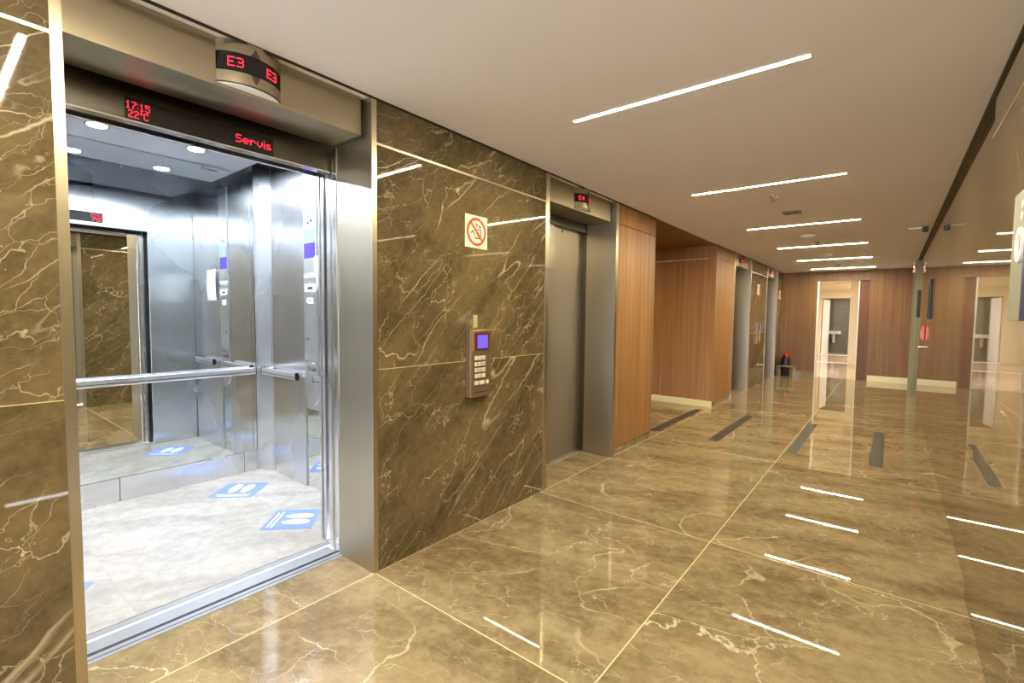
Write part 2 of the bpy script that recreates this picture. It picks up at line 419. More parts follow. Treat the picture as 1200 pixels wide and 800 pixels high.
struct('wall_back', MB().box(-2.8, -2.2, YBACK-0.1, YBACK, 0, H).box(0.36, 0.62, YBACK-0.1, YBACK, 0, H).box(-2.2, 0.36, YBACK-0.1, YBACK, 2.5, H).box(-2.2, 0.36, YBACK-0.1, YBACK, 0, 0.1), 'wood_d', 'wall around the added window behind the viewer')
b = MB().box(-2.2, -2.15, YBACK-0.08, YBACK-0.02, 0.1, 2.5).box(0.31, 0.36, YBACK-0.08, YBACK-0.02, 0.1, 2.5).box(-2.15, 0.31, YBACK-0.08, YBACK-0.02, 2.45, 2.5).box(-2.15, 0.31, YBACK-0.08, YBACK-0.02, 0.1, 0.15).box(-0.945, -0.895, YBACK-0.08, YBACK-0.02, 0.15, 2.45)
struct('window_1', b, 'whitep', 'frame of the window added behind the viewer for fill light')  # added window opening; lets outside light in to brighten the ceiling
# end wall
DL, DR, DH = -1.445, -0.635, 2.375
b = MB().box(-2.8, DL, YEND, 14.03, 0.13, H).box(DL, 0.62, YEND, 14.03, DH, H).box(-0.424, 0.62, YEND, 14.03, 0.0, DH)
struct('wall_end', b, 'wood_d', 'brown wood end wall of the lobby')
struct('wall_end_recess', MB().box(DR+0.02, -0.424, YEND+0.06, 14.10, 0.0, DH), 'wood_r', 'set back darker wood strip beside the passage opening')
struct('baseboard_end', MB().box(-0.394, XR, YEND-0.014, YEND, 0.0, 0.135), 'cream', 'cream baseboard at the foot of the end wall')
struct('baseboard_end', MB().box(-2.22, DL-0.02, YEND-0.012, 14.03, 0.0, 0.13), 'base_g', 'grey brown baseboard on the end wall left of the opening')
b = MB().box(DL-0.02, DL+0.02, YEND-0.012, 14.05, 0, DH).box(DR-0.002, DR+0.018, YEND+0.03, 14.10, 0, DH)
struct('trim_5', b, 'whitep', 'pale frame edge around the passage opening')
# passage and washroom behind
b = MB()
b.box(-3.6, -3.5, 14.03, 26, 0, 2.62).box(0.5, 0.62, 14.03, 26, 0, 2.62)
b.box(-1.08, 0.5, 19.0, 19.1, 0.0, 2.62)
b.box(-3.5, -2.24, 23.0, 23.1, 0, 2.62).box(-1.24, 0.5, 23.0, 23.1, 0, 2.62).box(-2.24, -1.24, 23.0, 23.1, 2.28, 2.62)
struct('wall_passage', b, 'hallwall', 'pale beige walls of the passage behind the end wall')
struct('wall_washroom', MB().box(-3.5, 0.5, 24.7, 24.8, 0, 2.62), 'bathtile', 'grey tiled washroom wall seen through the far doorway')
struct('trim_6', MB().box(-3.5, -1.08, 18.9, 19.1, 0.0, 0.004).box(-2.24, -1.24, 22.85, 23.15, 0.0, 0.004), 'whitep', 'pale threshold strips on the passage floor')
d = struct('door_1', MB().box(0, 0.80, -0.02, 0.02, 0.0, 2.25), 'whitep', 'open white washroom door', bevel=0.003)
d.location = (-2.20, 23.12, 0.006); d.rotation_euler = (0, 0, math.radians(80))
MB().cyl((0.72, 1.0), 0.016, -0.07, 0.07, 'y', 12).box(0.62, 0.73, -0.075, -0.06, 0.99, 1.01).build('door_handle', 'chrome', d)
pl = empty('fill_lamp', (-2.75, 15.6, 2.62), 0, 'added unseen square lamp in the ceiling of the far passage', 'added lamp')  # lamps added out of sight to brighten passage and washroom
MB().box(-0.5, 0.5, -0.5, 0.5, -0.03, 0.0).build('housing', 'whitep', pl)
MB().box(-0.46, 0.46, -0.46, 0.46, -0.036, -0.03).build('diffuser', 'hall', pl)
p2 = copy_tree(pl); p2.location = (-0.3, 20.9, 2.62); p2['label'] = 'added unseen ceiling lamp in the passage just before the washroom door'
p3 = copy_tree(pl); p3.location = (-0.6, 23.8, 2.62); p3.scale = (0.5, 0.5, 1); p3['label'] = 'small added unseen ceiling lamp inside the far washroom'
# wall basin
bs = empty('wall_basin', (-1.92, 24.7, 0.0), 0, 'white wall-hung washbasin on the grey washroom wall', 'washbasin')
MB().hull([(-0.26, 0.0), (-0.26, -0.30), (-0.18, -0.40), (0.18, -0.40), (0.26, -0.30), (0.26, 0.0)], 0.80, 0.94).build('bowl', 'porcelain', bs, bevel=0.03, seg=3)
MB().cyl((0, -0.16), 0.06, 0.45, 0.80, 'z', 16, 0.08).build('trap_cover', 'porcelain', bs, smooth=True)
MB().tube([(0, -0.06, 0.94), (0, -0.06, 1.05), (0, -0.10, 1.09), (0, -0.17, 1.08)], 0.012).build('tap', 'chrome', bs, smooth=True)

# ================================================================== floor grates
for i, x in enumerate((-2.335, -1.60, -0.79, -0.06)):
    e = empty('floor_grate', (x, 6.76, 0.0), 0, ['dark floor grate slot at the mouth of the side passage, leftmost of four',
        'dark floor grate slot second from the left, in front of the side passage', 'dark floor grate slot beside the long floor joint, third from the left',
        'dark floor grate slot nearest the polished right wall'][i], 'floor grate', 'slotted grates set in the marble floor')
    MB().box(-0.052, 0.052, -0.92, 0.92, 0.0, 0.0025).build('slotted_cover', 'grate', e)
    fr = MB()
    fr.box(-0.058, -0.052, -0.926, 0.926, 0.0, 0.003).box(0.052, 0.058, -0.926, 0.926, 0, 0.003).box(-0.052, 0.052, -0.926, -0.92, 0, 0.003).box(-0.052, 0.052, 0.92, 0.926, 0, 0.003)
    fr.build('rim', 'steel_d', e)

# ================================================================== lift portals
def portal(name, side, p, label, xw, closed=True, group='steel lift portals along the lobby', proud=0.004, tm='trim'):
    """local x along the wall, local y into it"""
    W, t = p['w'], p['t']
    if side == 'L': e = empty(name, (xw, p['y0'], 0), LEFT, label, 'elevator portal', group)
    else: e = empty(name, (xw, p['y0']+W, 0), RIGHT, label, 'elevator portal', group)
    HH = H-0.002
    for x0, x1 in ((0.0, t), (W-t, W)):
        MB().box(x0, x1, 0.002, JD, 0.0, HH).build('jamb', 'steel' if tm == 'trim' else tm, e)
        MB().box(x0, x1, -proud, 0.002, 0.0, HH).build('edge_trim', tm, e)
    MB().box(t+0.001, W-t-0.028, 0.053, JD, HZ, HH).build('header', 'steel_h', e)
    MB().box(W-t-0.028, W-t-0.0005, 0.075, JD, HZ, HH).build('dark_gap_filler', 'steel_d', e)  # dark filler, its colour gives the gap its shade
    if closed:
        MB().box(t+0.001, W-t-0.001, JD+0.004, JD+0.06, 2.33, H+0.0).build('transom', 'steel_d', e)
        mid = (t+(W-t))/2
        MB().box(t-0.02, mid+0.01, JD+0.022, JD+0.052, 0.008, 2.33).build('door_leaf', 'steel', e)
        l2 = MB().box(mid-0.02, W-t+0.02, JD+0.056, JD+0.086, 0.008, 2.40).build('door_leaf', 'steel', e)
        for zz in (2.305,):
            MB().box(mid+0.20, mid+0.215, JD+0.052, JD+0.057, zz-0.018, zz+0.012).build('key_hole', 'black', l2)
        s = MB().box(t-0.02, W-t+0.02, JD+0.001, JD+0.10, -0.001, 0.006).build('sill', 'alu', e)
        MB().box(t, W-t, JD+0.028, JD+0.036, 0.006, 0.0068).box(t, W-t, JD+0.060, JD+0.068, 0.006, 0.0068).build('sill_groove', 'groove', s)
        MB().box(-0.02, t-0.001, JD+0.002, JD+0.12, 0, H).box(W-t+0.001, W+0.02, JD+0.002, JD+0.12, 0, H).build('door_pocket', 'steel_d', e)
    return e
e1 = portal('elevator_portal', 'L', P1, 'brushed steel lift portal with open doors at the left of the photo', XL, closed=False)
portal('elevator_portal', 'L', P2, 'steel lift portal with closed doors between marble and orange wood panel', XL)
portal('elevator_portal', 'L', P3, 'far steel lift portal directly after the wood wall past the side passage', XL)
portal('elevator_portal', 'L', P4, 'steel lift portal nearest the end wall on the left side', XL)
portal('elevator_portal', 'R', R4, 'narrow looking steel lift portal at the far end of the right wall', XR-0.035, proud=0.02, tm='portal_far')
portal('elevator_portal', 'R', R1, 'steel lift portal opposite the open lift, seen in the car mirror', XN)

# ---- landing side of the open lift (parts of its portal); local x = Y-0.315, local y = XL - X
def lp(o):  # parts given in world coordinates under the first portal
    o.matrix_parent_inverse = Matrix.Identity(4); return o
def WX(X): return XL-X
def wbox(mb, X0, X1, Y0, Y1, z0, z1): return mb.box(Y0-P1['y0'], Y1-P1['y0'], WX(X0), WX(X1), z0, z1)
Y1o = 1.556
for ys, sgn in ((Y1o, 1), (0.346, -1)):
    def yy(a, bb): return (ys+sgn*a, ys+sgn*bb)
    a, c = yy(-0.006, 0.06)
    wbox(MB(), -2.560, -2.600, min(a, c), max(a, c), 0, 2.41).build('door_frame', 'chrome', e1, bevel=0.004)
    a, c = yy(0.004, 0.06)
    wbox(MB(), -2.600, -2.640, min(a, c), max(a, c), 0, 2.41).build('door_frame', 'steel', e1)
    a, c = yy(0.008, 0.5)
    wbox(MB(), -2.652, -2.690, min(a, c), max(a, c), 0.008, 2.41).build('door_leaf', 'steel_car', e1)
    a, c = yy(0.030, 0.10)
    wbox(MB(), -2.690, -2.715, min(a, c), max(a, c), 0.0, 2.41).build('door_pocket', 'black_m', e1)
tr = wbox(MB(), -2.620, -2.655, 0.30, 1.60, 2.282, 2.60).build('transom', 'steel_d', e1)
wbox(MB(), -2.612, -2.662, 0.352, 1.552, 2.275, 2.282).build('transom_edge', 'chrome', e1)
gr = MB()
for k in range(13): wbox(gr, -2.616, -2.6205, 1.02+k*0.015, 1.026+k*0.015, 2.385, 2.412)
gr.build('vent_slots', 'black_m', tr)
s = MB(); wbox(s, -2.533, -2.655, 0.30, 1.60, -0.001, 0.003); sill = s.build('sill', 'alu', e1)
s = MB(); wbox(s, -2.556, -2.562, 0.345, 1.56, 0.003, 0.0036); wbox(s, -2.590, -2.612, 0.345, 1.56, 0.003, 0.0036); s.build('sill_groove', 'groove', sill)
wbox(MB(), -2.655, -2.706, 0.345, 1.56, -0.03, 0.0028).build('sill_guide', 'alu', e1)

# ================================================================== lift car
CF, CB, CW, CZ = -2.80, -4.56, 2.012, 2.78        # car front, mirror plane, right wall, roof
CY0 = -0.10
car = empty('elevator_car', (-3.6, 0.955, 0.0), 0, 'open lift car lined with brushed steel, mirror and pale floor', 'elevator car')
def C(mb): return mb
class CMB(MB):
    def box(s, x0, x1, y0, y1, z0, z1): return MB.box(s, x0+3.6, x1+3.6, y0-0.955, y1-0.955, z0, z1)
    def hull(s, pts, a, b, axis='z'):
        assert axis == 'z'
        return MB.hull(s, [(u+3.6, v-0.955) for u, v in pts], a, b, 'z')
CMB().box(-2.776, CB-0.1, CY0-0.1, CW+0.1, -0.10, 0.0).build('car_floor', 'carfloor', car)
cs = CMB().box(-2.722, -2.776, 0.30, 1.60, -0.03, 0.002).build('car_sill', 'alu', car)
CMB().box(-2.772, -2.776, 0.32, 1.59, 0.002, 0.0027).build('sill_groove', 'groove', cs)
# back wall : skirting panels below the mirror
for a, c in ((CY0, 0.932), (0.937, 1.825), (1.829, 1.938)):
    CMB().box(CB-0.03, CB-0.003, a, c, 0.0, 0.186).build('skirting_panel', 'steel_car', car, bevel=0.002)
CMB().box(CB-0.06, CB-0.02, CY0-0.1, CW, 0.0, CZ).build('back_wall', 'steel_d', car)
CMB().box(CB-0.02, CB, CY0+0.02, 1.936, 0.190, CZ-0.02).build('wall_mirror', 'mirror', car)
mc = CMB().box(CB, CB+0.03, 1.545, 1.72, 2.650, 2.676).build('mirror_clip', 'chrome', car)
# right wall
def side(sgn, y):      # sgn +1 right wall, -1 left wall
    def bx(x0, x1, d0, d1, z0, z1, name, mat, bevel=0.0015, parent=car):
        return CMB().box(x0, x1, min(y+sgn*d0, y+sgn*d1), max(y+sgn*d0, y+sgn*d1), z0, z1).build(name, mat, parent, bevel=bevel)
    bx(CB+0.0, CF, 0.03, 0.05, 0, CZ, 'side_wall_core', 'steel_d', 0)
    o = CMB(); m = [(CB-0.05, y-sgn*0.072), (CB-0.001, y-sgn*0.072), (CB+0.035, y-sgn*0.060), (CB+0.10, y-sgn*0.030), (CB+0.155, y-sgn*0.004), (CB+0.175, y), (CB+0.175, y+sgn*0.03), (CB-0.05, y+sgn*0.03)]
    o.hull(m, 0.0, CZ).build('corner_column', 'steel_car', car, bevel=0.004)
    bx(CB+0.178, -4.30, 0.004, 0.03, 0, CZ, 'wall_panel', 'steel_car')
    bx(-4.297, -3.815, 0, 0.03, 0, CZ, 'wall_panel', 'steel_car')
    bx(-3.585, -2.86, 0, 0.03, 0, CZ, 'wall_panel', 'steel_car')
    return bx
bx = side(1, CW)
# control panel : polished strip with a rounded lower end over a mirror strip
bx(-3.812, -3.588, 0.012, 0.03, 0, CZ, 'panel_backing', 'mirror', 0)
cop = CMB()
pts = [(-3.800, 2.72), (-3.600, 2.72), (-3.600, 0.80)] + [(-3.70+0.10*math.cos(-t), 0.80+0.10*math.sin(-t)) for t in [PI*k/12 for k in range(1, 12)]] + [(-3.800, 0.80)]
vl = [cop.bm.verts.new((u+3.6, CW-0.008-0.955, v)) for u, v in pts]; vh = [cop.bm.verts.new((u+3.6, CW+0.010-0.955, v)) for u, v in pts]
cop.bm.faces.new(vl); cop.bm.faces.new(vh[::-1])
for i in range(len(pts)): cop.bm.faces.new((vl[i], vh[i], vh[(i+1) % len(pts)], vl[(i+1) % len(pts)]))
copo = cop.build('control_panel', 'steel_cop', car)
bx(-3.805, -3.595, 0.002, 0.012, 0.665, 0.93, 'panel_plate', 'steel_car', 0)
bx(-3.785, -3.625, -0.012, -0.008, 2.02, 2.13, 'screen', 'scr_w', 0, copo)
bx(-3.785, -3.625, -0.012, -0.008, 1.90, 2.018, 'screen', 'scr_b', 0, copo)
for z0, z1, x0, x1 in ((1.745, 1.775, -3.78, -3.61), (1.63, 1.69, -3.78, -3.61), (1.535, 1.58, -3.75, -3.66)):
    bx(x0, x1, -0.010, -0.008, z0, z1, 'notice_sticker', 'paper', 0, copo)
for z0, z1, x0, x1 in ((1.758, 1.764, -3.76, -3.63), (1.648, 1.668, -3.74, -3.66), (1.552, 1.558, -3.73, -3.68)):
    bx(x0, x1, -0.0108, -0.010, z0, z1, 'print', 'black_m', 0, copo)
for k in range(2):
    bx(-3.735+k*0.05, -3.715+k*0.05, -0.011, -0.008, 2.17+0.015*k, 2.19+0.015*k, 'indicator', 'groove', 0, copo)
bx(-3.755, -3.725, -0.013, -0.008, 1.235, 1.265, 'key_switch', 'chrome', 0.002, copo)
for j in range(2):
    for k in range(2):
        bx(-3.78+k*0.09, -3.71+k*0.09, -0.013, -0.008, 0.985+0.055*j-0.0, 1.02+0.055*j, 'door_button', 'chrome', 0.002, copo)
side(-1, CY0)
CMB().box(-3.815, -3.585, CY0-0.03, CY0, 0, CZ).build('wall_panel', 'steel_car', car)
# notice paper taped on the right wall past the control panel
pp = MB()
n = 10; rows = []
for i in range(n+1):
    v = i/n; zz = 1.575+0.33*v
    row = []
    for j in range(5):
        u = j/4; xx = -3.25-0.33*u - (0.05*v**2 if j == 0 else 0)*0 
        curl = 0.006+0.03*(u**2)*(0.4+0.6*v)+0.008*math.sin(3*v)
        row.append(pp.bm.verts.new((xx+(0.04*(1-v) if j == 4 else 0), CW-curl, zz)))
    rows.append(row)
for A, B in zip(rows, rows[1:]):
    for j in range(4): pp.bm.faces.new((A[j], A[j+1], B[j+1], B[j]))
po = pp.build('notice_paper', 'paper', None, smooth=True)
sm = po.modifiers.new('thick', 'SOLIDIFY'); sm.thickness = 0.0006
tag(po, 'white curling paper notice taped inside the lift car, seen in its mirror', 'paper')
# car front wall (seen in the mirror)
CMB().box(CF-0.025, CF-0.045, 1.592, CW+0.05, 0, CZ).build('front_return', 'steel_car', car, bevel=0.003)
CMB().box(CF-0.025, CF-0.045, CY0-0.05, 0.318, 0, CZ).build('front_return', 'steel_car', car, bevel=0.003)
CMB().box(CF-0.025, CF-0.045, 0.318, 1.592, 2.30, CZ).build('front_header', 'steel_car', car, bevel=0.003)
CMB().box(CF+0.015, CF-0.02, 1.60, 1.95, 0.008, 2.40).build('car_door_leaf', 'steel_car', car)
CMB().box(CF+0.015, CF-0.02, 0.0, 0.30, 0.008, 2.40).build('car_door_leaf', 'steel_car', car)
for a, c in ((1.950, 2.05), (-0.12, 0.0)): CMB().box(CF+0.055, CF-0.02, a, c, 0, 2.60).build('landing_gap_cover', 'black_m', car)
CMB().box(CF+0.06, CF-0.02, 0.20, 1.75, 2.45, CZ).build('door_operator_cover', 'black_m', car)
# roof, ceiling panel, spots
CMB().box(CF, CB-0.05, CY0-0.05, CW+0.05, CZ, CZ+0.05).build('car_roof', 'carceil', car)
CMB().box(CF-0.17, CB+0.56, CY0+0.2, 1.80, 2.69, 2.71).build('ceiling_panel', 'carceil', car)
lp_ = CMB().box(CB+0.545, CB+0.004, CY0+0.2, 1.80, 2.680, 2.71).build('ceiling_panel', 'carpanel', car, label='pale strip carrying the spots')
CMB().box(CB+0.560, CB+0.545, CY0+0.2, 1.82, 2.686, 2.70).build('panel_slot', 'groove', car)
for y in (0.23, 0.80, 1.37):
    r = MB().ring((CB+0.40+3.6, y-0.955), 0.052, 0.064, 2.674, 2.682, 'z', 32).build('spot_ring', 'chrome', car, smooth=True)
    MB().cyl((CB+0.40+3.6, y-0.955), 0.050, 2.675, 2.681, 'z', 32).build('spot_lens', 'spot', r)
MB().cyl((CB+0.55+3.6, 1.13-0.955), 0.010, 2.660, 2.686, 'z', 12).build('panel_knob', 'chrome', car, smooth=True)
# handrails : flat rounded bar
def rail(x0, y0, x1, y1, z=0.932):
    prof = [(-0.016, -0.022), (-0.010, -0.030), (0.008, -0.030), (0.016, -0.020), (0.018, 0.0), (0.016, 0.014), (0.008, 0.026), (-0.010, 0.030), (-0.016, 0.024)]
    d = Vector((x1-x0, y1-y0, 0)).normalized(); nrm = Vector((-d.y, d.x, 0))
    mb = MB(); A = []
    for (px, py) in ((x0, y0), (x1, y1)):
        A.append([mb.bm.verts.new((px+3.6+nrm.x*u, py-0.955+nrm.y*u, z+v)) for u, v in prof])
    mb.bm.faces.new(A[0]); mb.bm.faces.new(A[1][::-1])
    for i in range(len(prof)): mb.bm.faces.new((A[0][i], A[1][i], A[1][(i+1) % len(prof)], A[0][(i+1) % len(prof)]))
    o = mb.build('handrail', 'alu', car, bevel=0.002)
    gl = MB(); e0 = 0.0185 if RS > 0 else 0.0185
    gq = [(e0-0.034-0.0035, -0.012), (e0-0.034-0.0035, -0.007), (e0-0.034+0.004, -0.007), (e0-0.034+0.004, -0.012)]
    G = [[gl.bm.verts.new((px+3.6+nrm.x*u, py-0.955+nrm.y*u, z+v)) for u, v in gq] for (px, py) in ((x0, y0), (x1, y1))]
    gl.bm.faces.new(G[0]); gl.bm.faces.new(G[1][::-1])
    for i in range(4): gl.bm.faces.new((G[0][i], G[1][i], G[1][(i+1) % 4], G[0][(i+1) % 4]))
    gl.build('dark_groove', 'groove', o)
    for (px, py), sg in (((x0, y0), -1), ((x1, y1), 1)):
        cap = MB()
        q = [[cap.bm.verts.new((px+3.6+nrm.x*u*1.02+d.x*sg*k, py-0.955+nrm.y*u*1.02+d.y*sg*k, z+v*1.02)) for u, v in prof] for k in (0.0, 0.006)]
        cap.bm.faces.new(q[0]); cap.bm.faces.new(q[1][::-1])
        for i in range(len(prof)): cap.bm.faces.new((q[0][i], q[1][i], q[1][(i+1) % len(prof)], q[0][(i+1) % len(prof)]))
        cap.build('end_cap', 'black_m', o)
    L = math.hypot(x1-x0, y1-y0)
    for f in ((0.12, 0.88) if L < 1 else (0.06, 0.5, 0.94)):
        cx, cyy = x0+(x1-x0)*f, y0+(y1-y0)*f
        MB().tube([(cx+3.6, cyy-0.955, z-0.005), (cx+3.6+nrm.x*0.05*RS, cyy-0.955+nrm.y*0.05*RS, z-0.015)], 0.009, 8).build('bracket', 'chrome', o, smooth=True)
    return o
RS = 1
rail(CB+0.066, CY0+0.12, CB+0.066, 1.905)
rail(-3.835, CW-0.066, -4.44, CW-0.066) if False else None
RS = 1
rail(-4.44, CW-0.060, -3.835, CW-0.060)
rail(-3.55, CW-0.060, -3.05, CW-0.060)
RS = -1
rail(-4.44, CY0+0.060, -3.05, CY0+0.060)
# displays over the door
def display(loc, rz, w, h, left, right, label, inside=False):
    e = empty('door_display', loc, rz, label, 'display')
    MB().box(0, w, -0.006, 0.0, 0, h).build('screen_glass', 'black_m', e)
    pl = lambda u, v, d: (u, -0.006-d, v)
    if left:
        p = h*0.34
        mb = MB(); dots(mb, left[0], 0.004, h*0.50, p, pl, depth=0.001, sx=0.75); mb.build('red_time', 'red', e)
        mb = MB(); dots(mb, left[1], 0.012, h*0.12, p, pl, depth=0.001, sx=0.75); mb.build('red_temperature', 'red', e)
    if right:
        mb = MB()
        ww = dots(MB(), right, 0, 0, h*0.42, pl)
        dots(mb, right, w-ww-0.004, h*0.32, h*0.42, pl, depth=0.001); mb.build('red_letters', 'red', e)
    return e
display((-2.6195, 0.596, 2.2825), LEFT, 0.625, 0.094, ('17:15', '22*C'), 'Servis', 'black display over the open lift doors reading 17:15 22°C and Servis in red')
display((CF-0.045, 1.225, 2.335), RIGHT, 0.63, 0.095, ('17:15', '22*C'), None, 'black display over the doors inside the lift car, seen in the mirror')

# floor stickers
def footprint(mb, cx, cy, s, a0=0.0):
    pts = []
    for k in range(20):
        t = 2*PI*k/20; r = 1.0
        x = 0.042*math.cos(t)*(1.0+0.12*math.sin(t)); y = 0.105*math.sin(t)
        pts.append((cx+x*s, cy+y*s))
    mb.hull(pts, 0.0012, 0.0016)
def sticker(cx, cy, rz, label):
    e = empty('floor_sticker', (cx, cy, 0.0), rz, label, 'floor sticker', 'blue footprint stickers on the lift car floor')
    MB().box(-0.165, 0.165, -0.165, 0.165, 0.0003, 0.0012).build('backing', 'sticker', e)
    f = MB(); footprint(f, -0.050, 0.030, 0.92); footprint(f, 0.050, 0.030, 0.92); f.build('footprints', 'stickw', e)
    t = MB(); t.box(-0.13, 0.13, -0.112, -0.100, 0.0012, 0.0016).box(-0.11, 0.12, -0.140, -0.128, 0.0012, 0.0016); t.build('print_lines', 'stickw', e)
    return e
sticker(-4.142, 1.617, math.radians(42), 'light blue footprint floor sticker nearest the car mirror')
sticker(-3.262, 1.622, math.radians(-45), 'light blue footprint floor sticker near the doorway on the right of the car')
sticker(-3.30, 0.33, math.radians(-45), 'light blue footprint floor sticker at the left edge of the lift doorway')

# ================================================================== lanterns above the portals
def lantern(loc, rz, text, label, group='floor indicators above the lifts'):
    e = empty('floor_indicator', loc, rz, label, 'floor indicator', group)
    Wd, Bl, Hh = 0.27, 0.062, 0.178
    Rr = (Wd*Wd/4+Bl*Bl)/(2*Bl); A = math.asin(Wd/2/Rr)
    def arc(u, d=0.0):      # u = arc length from the middle
        a = u/Rr; return ((Rr+d)*math.sin(a), -((Rr+d)*math.cos(a)-(Rr-Bl)))
    def shell(z0, z1, d, a0=-1.0, a1=1.0, n=20):
        us = [A*Rr*(a0+(a1-a0)*k/n) for k in range(n+1)]
        return MB().hull([arc(u, d) for u in us]+[(arc(us[-1])[0], 0.0), (arc(us[0])[0], 0.0)], z0, z1)
    b1 = shell(0.128, Hh, 0).build('upper_shell', 'steel_h', e, smooth=True)
    shell(0.052, 0.126, -0.003).build('dark_band', 'black', e, smooth=True)
    shell(0.004, 0.050, 0).build('lower_shell', 'steel_h', e, smooth=True)
    shell(0.0, 0.004, 0.002).build('bottom_plate', 'black_m', e)
    shell(-0.003, 0.0, -0.004).build('light_cover', 'whitep', e)
    pl = lambda u, v, d: (*arc(u, d-0.0025), v)
    for u0 in (-0.108, 0.052):
        mb = MB(); dots(mb, text, u0, 0.070, 0.040, pl, depth=0.0012); mb.build('red_digits', 'red', e)
    for pts in (((-0.020, 0.128), (0.020, 0.128), (0.0, 0.165)), ((-0.020, 0.050), (0.020, 0.050), (0.0, 0.013))):
        m = MB(); q = [m.bm.verts.new((*arc(u, 0.002), v)) for u, v in pts]; q2 = [m.bm.verts.new((*arc(u, -0.004), v)) for u, v in pts]
        m.bm.faces.new(q); m.bm.faces.new(q2[::-1])
        for k in range(3): m.bm.faces.new((q[k], q2[k], q2[(k+1) % 3], q[(k+1) % 3]))
        m.build('arrow', 'steel_d', e)
    return e
ZL = 2.430
XH = XL-0.053
lantern((XH, 0.965, ZL), LEFT, 'E3', 'large curved floor indicator reading E3 over the open lift')
lantern((XH, 3.845, ZL), LEFT, 'E4', 'curved floor indicator reading E4 over the closed lift before the wood panel')
lantern((XH, P3['y0']+0.65, ZL), LEFT, 'E3', 'small red lit floor indicator over the first lift past the side passage')
lantern((XH, P4['y0']+0.65, ZL), LEFT, 'E3', 'small red lit floor indicator over the lift nearest the end wall')
lantern((XR-0.036, R4['y0']+0.22, ZL-0.05), RIGHT, 'E3', 'red lit floor indicator at the far end of the right wall')

# ================================================================== keypads and signs on the stone
def keypad(loc, rz, label, group='destination keypads'):
    e = empty('elevator_keypad', loc, rz, label, 'keypad', group)
    W, Hh = 0.205, 0.455
    b = MB(); b.hull([(-W/2, 0.0), (-W/2, -0.045), (-W/2+0.012, -0.052), (W/2-0.012, -0.052), (W/2, -0.045), (W/2, 0.0)], 0.0, Hh).build('housing', 'bronze', e, bevel=0.003)
    MB().box(-W/2+0.012, W/2-0.012, -0.056, -0.052, Hh-0.145, Hh-0.008).build('top_plate', 'bronze_refl', e, bevel=0.001, label='upper plate with the orange reflection put into its colour')
    f = MB().box(-0.062, 0.062, -0.060, -0.056, Hh-0.135, Hh-0.028).build('screen_frame', 'black_m', e)
    MB().box(-0.052, 0.052, -0.062, -0.060, Hh-0.127, Hh-0.036).build('screen', 'scr', f)
    lab = ['1', '2', '3', '4', '5', '6', '7', '8', '9', '-', '0', '-']
    pl = lambda u, v, d: (u, -0.060-d, v)
    for k in range(12):
        r, c = divmod(k, 3); x = -0.068+c*0.036; z = Hh-0.205-r*0.040
        o = MB().box(x, x+0.027, -0.060, -0.052, z, z+0.027).build('key', 'key', e, bevel=0.002)
        if lab[k] != '-':
            m = MB(); dots(m, lab[k], x+0.0075, z+0.006, 0.015, pl, depth=0.0006); m.build('digit', 'black_m', o)
    for x0, x1 in ((-0.070, -0.034), (-0.022, 0.024), (0.044, 0.066)):
        MB().box(x0, x1, -0.060, -0.052, Hh-0.372, Hh-0.346).build('key', 'key', e, bevel=0.002)
    MB().box(-W/2+0.02, W/2-0.02, -0.054, -0.052, 0.030, 0.034).build('seam', 'dark', e)
    return e
kp1 = keypad((XL, 2.385, 0.905), LEFT, 'bronze keypad with violet screen on the marble beside the open lift')
keypad((XL, 11.08, 0.915), LEFT, 'bronze keypad on the stone between the two far lifts')
tp = MB().box(-0.020, 0.020, -0.0012, 0.0, 0.0, 0.085).build('tape_strip', 'tape'); tp.location = (XL, 2.375, 1.372); tp.rotation_euler = (0, 0, LEFT)
tag(tp, 'short clear tape strip on the marble just above the bronze keypad', 'tape')
def lift_sign(loc, rz, label):
    e = empty('warning_sign', loc, rz, label, 'sign', 'lift warning signs on the marble')
    S = 0.215
    MB().box(-S/2, S/2, -0.003, 0.0, 0, S).build('plate', 'signw', e)
    MB().ring((0, S/2), 0.076, 0.094, -0.0042, -0.003, 'y', 40).build('red_ring', 'signr', e)
    m = MB(); c, s_ = math.cos(-PI/4), math.sin(-PI/4)
    L, wd = 0.080, 0.008
    m.hull([(L*c*a - s_*wd*bb, S/2+L*s_*a + c*wd*bb) for a, bb in ((-1, -1), (1, -1), (1, 1), (-1, 1))], -0.0050, -0.0042, 'y')
    m.build('red_slash', 'signr', e)
    k = MB(); z = S/2
    def ln(x0, z0, x1, z1, w=0.0035):
        d = Vector((x1-x0, z1-z0)).normalized(); nn = Vector((-d.y, d.x))*w
        k.hull([(x0-nn.x, z0-nn.y), (x1-nn.x, z1-nn.y), (x1+nn.x, z1+nn.y), (x0+nn.x, z0+nn.y)], -0.0042, -0.003, 'y')
    ln(0.0, z+0.018, 0.042, z+0.018); ln(0.042, z+0.018, 0.042, z-0.042); ln(0.042, z-0.042, -0.018, z-0.042); ln(-0.018, z-0.042, -0.024, z-0.012)
    ln(-0.024, z-0.012, -0.040, z+0.006); ln(-0.040, z+0.006, -0.052, z-0.014)
    ln(0.002, z+0.030, 0.002, z+0.052); ln(0.012, z+0.046, 0.036, z+0.032)
    k.hull([(-0.008, z+0.046), (0.012, z+0.046), (0.002, z+0.062)], -0.0042, -0.003, 'y')
    k.hull([(0.030, z+0.044), (0.044, z+0.036), (0.028, z+0.024)], -0.0042, -0.003, 'y')
    k.build('pictogram', 'signb', e)
    f = MB().hull([(0.004, z-0.036), (0.026, z-0.036), (0.032, z-0.018), (0.022, z-0.006), (0.018, z+0.008), (0.008, z-0.008), (0.000, z-0.020)], -0.0041, -0.003, 'y')
    f.build('flame', 'signy', e)
    return e
